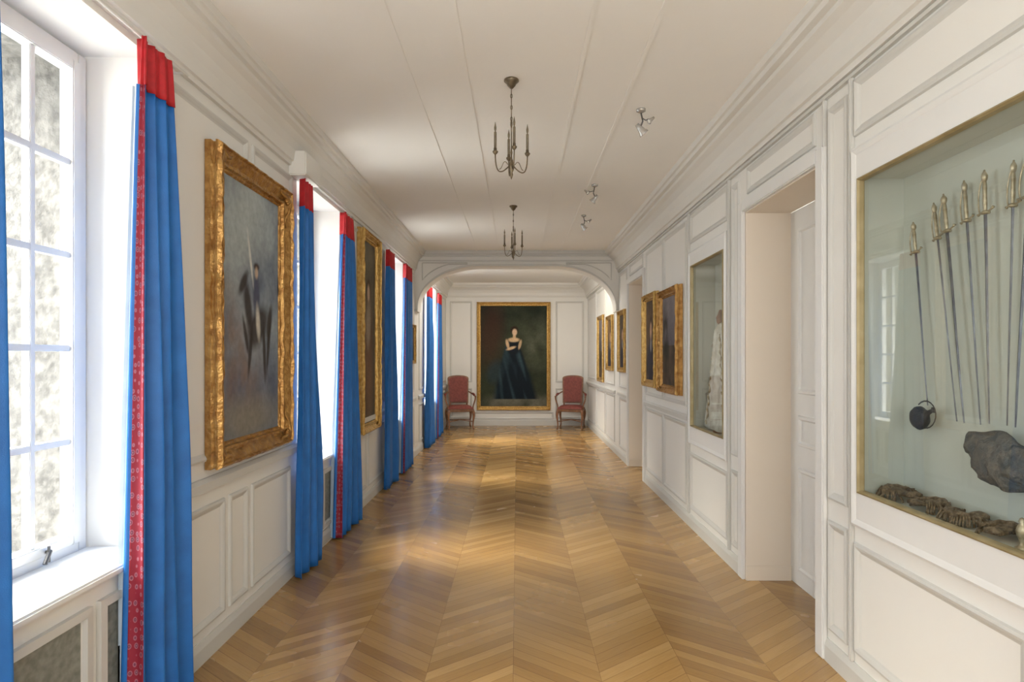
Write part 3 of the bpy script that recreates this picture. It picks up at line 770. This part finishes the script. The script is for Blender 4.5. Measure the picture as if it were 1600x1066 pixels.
fn = obj('gilt_finial', bm, M_hilt, loc=(XR + 0.06, 1.825, ZF), smooth=True, label='small turned gilt flagstaff finial on display case floor', category='finial'); fn.scale = (0.6, 0.6, 0.6)
# costume in case 2
e = empty('embroidered_gown', (XR + 0.105, 4.66, 0.889), 'ivory embroidered ceremonial gown on a stand in display case', 'gown')
bm = bmesh.new(); rings = []
GR = lambda t: 0.30 * (1 - t) ** 0.9 + 0.030 + (0.02 * math.sin((t - 0.7) * 10) if t > 0.7 else 0)
for i in range(26):
    t = i / 25; z = 0.02 + 0.88 * t
    r = GR(t)
    if t > 0.93: r *= 1 - (t - 0.93) * 6
    rings.append([bm.verts.new(((0.11 * r + 0.028 + 0.009 * math.sin(9 * a + 8 * t)) * math.sin(a) * min(1, r / 0.08), r * math.cos(a) * (1 + 0.10 * math.sin(12 * a + 5 * t) * (1 - t)), z)) for a in [k * 2 * math.pi / 64 for k in range(64)]])
for i in range(25):
    for k in range(64): bm.faces.new((rings[i][k], rings[i][(k + 1) % 64], rings[i + 1][(k + 1) % 64], rings[i + 1][k]))
bm.faces.new(rings[-1]); bm.faces.new(rings[0])
obj('gown_body', bm, M_ivory, parent=e, smooth=True)
for sg in (-0.7, 0.55):
    bm = bmesh.new(); pts = []; rad = []
    for i in range(56):
        z = 0.05 + i * 0.0135; t = (z - 0.02) / 0.88; r = GR(t)
        pts.append((-(0.11 * r + 0.032) * math.sqrt(1 - sg * sg) , r * sg * (1 + 0.12 * math.sin(i * 0.8)), z)); rad.append(0.006 + 0.004 * math.sin(i * 1.6))
    tube(bm, pts, rad, n=8)
    obj('embroidered_band', bm, M_hilt, parent=e, smooth=True)
bm = bmesh.new(); lathe(bm, [(0.06, 0.0), (0.06, 0.01), (0.01, 0.02), (0.01, 0.87), (0.03, 0.89), (0.035, 0.93), (0.02, 0.96), (0.012, 0.99), (0.001, 0.995)], n=14); obj('stand', bm, M_wood, parent=e, smooth=True)

# ---------------------------------------------------------------- chandeliers
def chandelier(loc, label):
    e = empty('chandelier', loc, label, 'chandelier', 'bronze candle chandeliers')
    bm = bmesh.new(); lathe(bm, [(0.001, 0), (0.042, 0), (0.043, -0.008), (0.03, -0.02), (0.022, -0.035), (0.008, -0.05), (0.001, -0.052)], n=24); obj('ceiling_canopy', bm, M_bronze, parent=e, smooth=True)
    bm = bmesh.new(); tube(bm, [(0, 0, -0.045), (0, 0, -0.24)], 0.0028, n=8)
    for k in range(6):
        z = -0.06 - k * 0.033
        tube(bm, [(0.006 * math.cos(a) * (k % 2), 0.006 * math.cos(a) * (1 - k % 2), z + 0.013 * math.sin(a)) for a in [q * math.pi / 4 for q in range(9)]], 0.0016, n=5)
    obj('chain', bm, M_bronze, parent=e, smooth=True)
    bm = bmesh.new(); lathe(bm, [(0.001, -0.23), (0.005, -0.235), (0.007, -0.26), (0.003, -0.28), (0.004, -0.40), (0.007, -0.42), (0.004, -0.44), (0.007, -0.47), (0.017, -0.49), (0.019, -0.505), (0.014, -0.52), (0.007, -0.535), (0.010, -0.548), (0.006, -0.56), (0.001, -0.575)], n=20); obj('stem', bm, M_bronze, parent=e, smooth=True)
    for k in range(4):
        a = math.radians(10 + 90 * k); c, s = math.cos(a), math.sin(a)
        r = 0.094
        bm = bmesh.new()
        tube(bm, bez((0.015 * c, 0.015 * s, -0.50), (0.07 * c, 0.07 * s, -0.56), (r * c, r * s, -0.54), (r * c, r * s, -0.43), 12), 0.0036, n=8)
        tube(bm, bez((0.02 * c, 0.02 * s, -0.49), (0.05 * c, 0.05 * s, -0.44), (0.05 * c, 0.05 * s, -0.52), (0.07 * c, 0.07 * s, -0.52), 8), 0.0022, n=6)
        lathe(bm, [(0.002, -0.44), (0.007, -0.435), (0.015, -0.425), (0.016, -0.418), (0.009, -0.415), (0.009, -0.40), (0.002, -0.398)], c=(r * c, r * s, 0), n=14)
        arm = obj('arm', bm, M_bronze, parent=e, smooth=True)
        bm = bmesh.new(); lathe(bm, [(0.002, -0.40), (0.0075, -0.398), (0.0075, -0.31), (0.005, -0.305), (0.002, -0.304)], c=(r * c, r * s, 0), n=12); obj('candle', bm, M_candle, parent=arm, smooth=True)
        bm = bmesh.new(); lathe(bm, [(0.002, -0.306), (0.006, -0.295), (0.007, -0.282), (0.003, -0.262), (0.001, -0.25)], c=(r * c, r * s, 0), n=10); obj('bulb', bm, M_candle, parent=arm, smooth=True)
    return e
c0 = chandelier((-0.033, 3.325, ZC), 'small bronze candle chandelier hanging from ceiling')
copy_tree(c0, (-0.04, 6.1, ZC), 'small bronze candle chandelier hanging nearer the arch')

def spot(loc, rz, label):
    e = empty('spotlight', loc, label, 'spotlight', 'ceiling spotlights', (0, 0, rz))
    bm = bmesh.new(); lathe(bm, [(0.001, 0), (0.024, 0), (0.024, -0.010), (0.008, -0.018), (0.001, -0.018)], n=18); obj('ceiling_plate', bm, M_spot, parent=e, smooth=True)
    bm = bmesh.new(); tube(bm, [(0, 0, -0.018), (0.01, 0, -0.06), (0.0, 0, -0.085)], 0.004, n=8); tube(bm, [(0.005, 0, -0.045), (0.03, 0.01, -0.05), (0.05, 0.01, -0.042)], 0.003, n=6); obj('stem', bm, M_darkmetal, parent=e, smooth=True)
    for lc, ry, sc in (((0.0, 0, -0.105), -0.75, 1.0), ((0.06, 0.01, -0.045), 0.9, 0.6)):
        bm = bmesh.new(); lathe(bm, [(0.001, 0.035), (0.010, 0.034), (0.013, 0.015), (0.019, -0.01), (0.026, -0.024), (0.026, -0.028), (0.022, -0.028), (0.001, -0.016)], n=18)
        h = obj('lamp_head', bm, M_spot, parent=e, smooth=True, loc=lc, rot=(0, ry, 0)); h.scale = (sc,) * 3
        bm = bmesh.new(); lathe(bm, [(0.001, -0.016), (0.020, -0.020), (0.020, -0.026), (0.001, -0.029)], n=16); obj('lens', bm, M_lens, parent=h, smooth=True)
    return e
s0 = spot((0.80, 3.72, ZC), 0.2, 'small adjustable metal ceiling spotlight near the first chandelier')
s0.scale = (1.25,) * 3
copy_tree(s0, (0.72, 5.35, ZC), 'small adjustable metal ceiling spotlight between the chandeliers').rotation_euler = (0, 0, 2.6)
copy_tree(s0, (0.75, 6.5, ZC), 'small adjustable metal ceiling spotlight near the second chandelier')

# ---------------------------------------------------------------- armchairs
def armchair(loc, rz, label):
    e = empty('armchair', loc, label, 'armchair', 'rose upholstered armchairs', (0, 0, rz))
    bm = bmesh.new(); box(bm, -0.27, 0.27, -0.25, 0.22, 0.37, 0.43, 0.012); obj('seat_rail', bm, M_wood, parent=e)
    bm = bmesh.new()
    g = []
    for i in range(13):
        r = []
        for j in range(13):
            u, v = -1 + i / 6, -1 + j / 6
            z = 0.43 + 0.07 * max(0.0, 1 - abs(u) ** 4) ** 0.5 * max(0.0, 1 - abs(v) ** 4) ** 0.5
            r.append(bm.verts.new((0.265 * u, -0.02 + 0.235 * v, z)))
        g.append(r)
    for i in range(12):
        for j in range(12): bm.faces.new((g[i][j], g[i + 1][j], g[i + 1][j + 1], g[i][j + 1]))
    obj('seat_cushion', bm, M_chairred, parent=e, smooth=True)
    def outline(w, zb, zt, n=16):
        pts = [(-w * 0.92, zb), (w * 0.92, zb)]
        for k in range(n + 1):
            a = math.pi * k / n
            pts.append((w * math.cos(a), zt - 0.07 + 0.07 * math.sin(a) ** 0.8 if 0 < k < n else zt - 0.07))
        return pts
    def prism(bm, pts, y0, y1, lean):
        A = [bm.verts.new((x, y0 + lean * (z - 0.45), z)) for x, z in pts]; B = [bm.verts.new((x, y1 + lean * (z - 0.45), z)) for x, z in pts]
        bm.faces.new(A); bm.faces.new(B)
        for i in range(len(pts)): bm.faces.new((A[i], A[(i + 1) % len(pts)], B[(i + 1) % len(pts)], B[i]))
    bm = bmesh.new(); prism(bm, outline(0.225, 0.52, 1.11), 0.20, 0.235, 0.16)
    br = obj('backrest', bm, M_wood, parent=e)
    bm = bmesh.new(); prism(bm, outline(0.195, 0.55, 1.085), 0.17, 0.199, 0.16)
    obj('back_cushion', bm, M_chairred, parent=br)
    for x in (-0.18, 0.18):
        bm = bmesh.new(); tube(bm, [(x, 0.21, 0.42), (x, 0.225, 0.53)], 0.018)
        obj('back_post', bm, M_wood, parent=e)
    for sx in (-1, 1):
        bm = bmesh.new()
        tube(bm, bez((sx * 0.22, 0.24, 0.76), (sx * 0.30, 0.12, 0.72), (sx * 0.32, -0.05, 0.66), (sx * 0.31, -0.17, 0.68), 10), [0.014] * 8 + [0.018, 0.02, 0.016], n=8)
        tube(bm, bez((sx * 0.31, -0.14, 0.67), (sx * 0.32, -0.10, 0.58), (sx * 0.24, -0.16, 0.50), (sx * 0.262, -0.13, 0.40), 8), 0.015, n=8)
        a = obj('armrest', bm, M_wood, parent=e, smooth=True)
        bm = bmesh.new(); tube(bm, [(sx * 0.282, 0.12, 0.728), (sx * 0.298, 0.05, 0.715), (sx * 0.306, -0.04, 0.700)], [0.018, 0.026, 0.018], n=10); obj('arm_pad', bm, M_chairred, parent=a, smooth=True)
        for fy in (-1, 1):
            bm = bmesh.new(); y = -0.22 if fy < 0 else 0.19
            tube(bm, bez((sx * 0.24, y, 0.40), (sx * 0.30, y + fy * 0.05, 0.28), (sx * 0.21, y - fy * 0.01, 0.12), (sx * 0.26, y + fy * 0.04, 0.012), 12), [0.032, 0.033, 0.031, 0.028, 0.024, 0.021, 0.018, 0.016, 0.015, 0.014, 0.015, 0.018, 0.02], n=10)
            obj('leg', bm, M_wood, parent=e, smooth=True)
    bm = bmesh.new()
    tube(bm, [(-0.235, -0.22, 0.17), (0, 0, 0.19), (0.235, 0.19, 0.17)], 0.010); tube(bm, [(0.235, -0.22, 0.17), (0, 0, 0.19), (-0.235, 0.19, 0.17)], 0.010)
    obj('stretcher', bm, M_wood, parent=e, smooth=True)
    return e
ch = armchair((-1.20, 12.05, 0), 0.22, 'rose damask armchair with carved wood frame beside the curtain')
c2 = copy_tree(ch, (1.13, 12.05, 0), 'rose damask armchair with carved wood frame by the wainscot')
c2.rotation_euler = (0, 0, -0.22)

# ---------------------------------------------------------------- lighting
w = bpy.data.worlds.new('World'); scene.world = w; w.use_nodes = True
bg = w.node_tree.nodes['Background']
nt = w.node_tree
tc = N(nt, 'ShaderNodeTexCoord'); sp = N(nt, 'ShaderNodeSeparateXYZ'); nt.links.new(tc.outputs['Generated'], sp.inputs[0])
r = N(nt, 'ShaderNodeValToRGB'); e = r.color_ramp.elements
e[0].position = 0.45; e[0].color = (0.70, 0.70, 0.66, 1); e[1].position = 0.6; e[1].color = (0.90, 0.95, 1.0, 1)
mr = N(nt, 'ShaderNodeMapRange'); mr.inputs['From Min'].default_value = -1; nt.links.new(sp.outputs[2], mr.inputs['Value'])
nt.links.new(mr.outputs[0], r.inputs['Fac']); nt.links.new(r.outputs['Color'], bg.inputs['Color'])
bg.inputs['Strength'].default_value = 8.5
for a, b in WIN:
    l = bpy.data.lights.new('portal', 'AREA'); l.shape = 'RECTANGLE'; l.size = HEAD - SILL; l.size_y = b - a
    o = bpy.data.objects.new('portal', l); COL.objects.link(o)
    o.location = (XL - 0.36, (a + b) / 2, (SILL + HEAD) / 2); o.rotation_euler = (0, -math.pi / 2, 0)
    l.cycles.is_portal = True
sun = bpy.data.lights.new('sun', 'SUN'); sun.energy = 15.0; sun.angle = math.radians(40); sun.color = (1.0, 0.92, 0.76)
so = bpy.data.objects.new('sun', sun); COL.objects.link(so)
dv = Vector((1.0, 0.10, -1.0)); so.rotation_euler = dv.to_track_quat('-Z', 'Y').to_euler()
def area(loc, rot, sx, sy, e, c):
    l = bpy.data.lights.new('fill_light', 'AREA'); l.shape = 'RECTANGLE'; l.size = sx; l.size_y = sy; l.energy = e; l.color = c
    o = bpy.data.objects.new('fill_light', l); COL.objects.link(o); o.location = loc; o.rotation_euler = rot
area((0, -2.0, 1.9), (math.radians(100), 0, 0), 2.6, 1.6, 66, (1, 0.985, 0.95))  # added soft fill, unseen behind the camera
area((0, 9.35, 3.04), (math.radians(22), 0, 0), 2.4, 0.4, 38, (1, 0.92, 0.79))  # added fill hidden behind the arch, brightens the far end

# ---------------------------------------------------------------- camera
cam = bpy.data.cameras.new('camera'); cam.sensor_width = 36; cam.lens = 20.25
cam.shift_x = -8 / 1600; cam.shift_y = 25 / 1600; cam.clip_start = 0.05
co = bpy.data.objects.new('camera', cam); COL.objects.link(co); co.location = (0, 0, 1.5); co.rotation_euler = (math.radians(90), 0, 0)
scene.camera = co
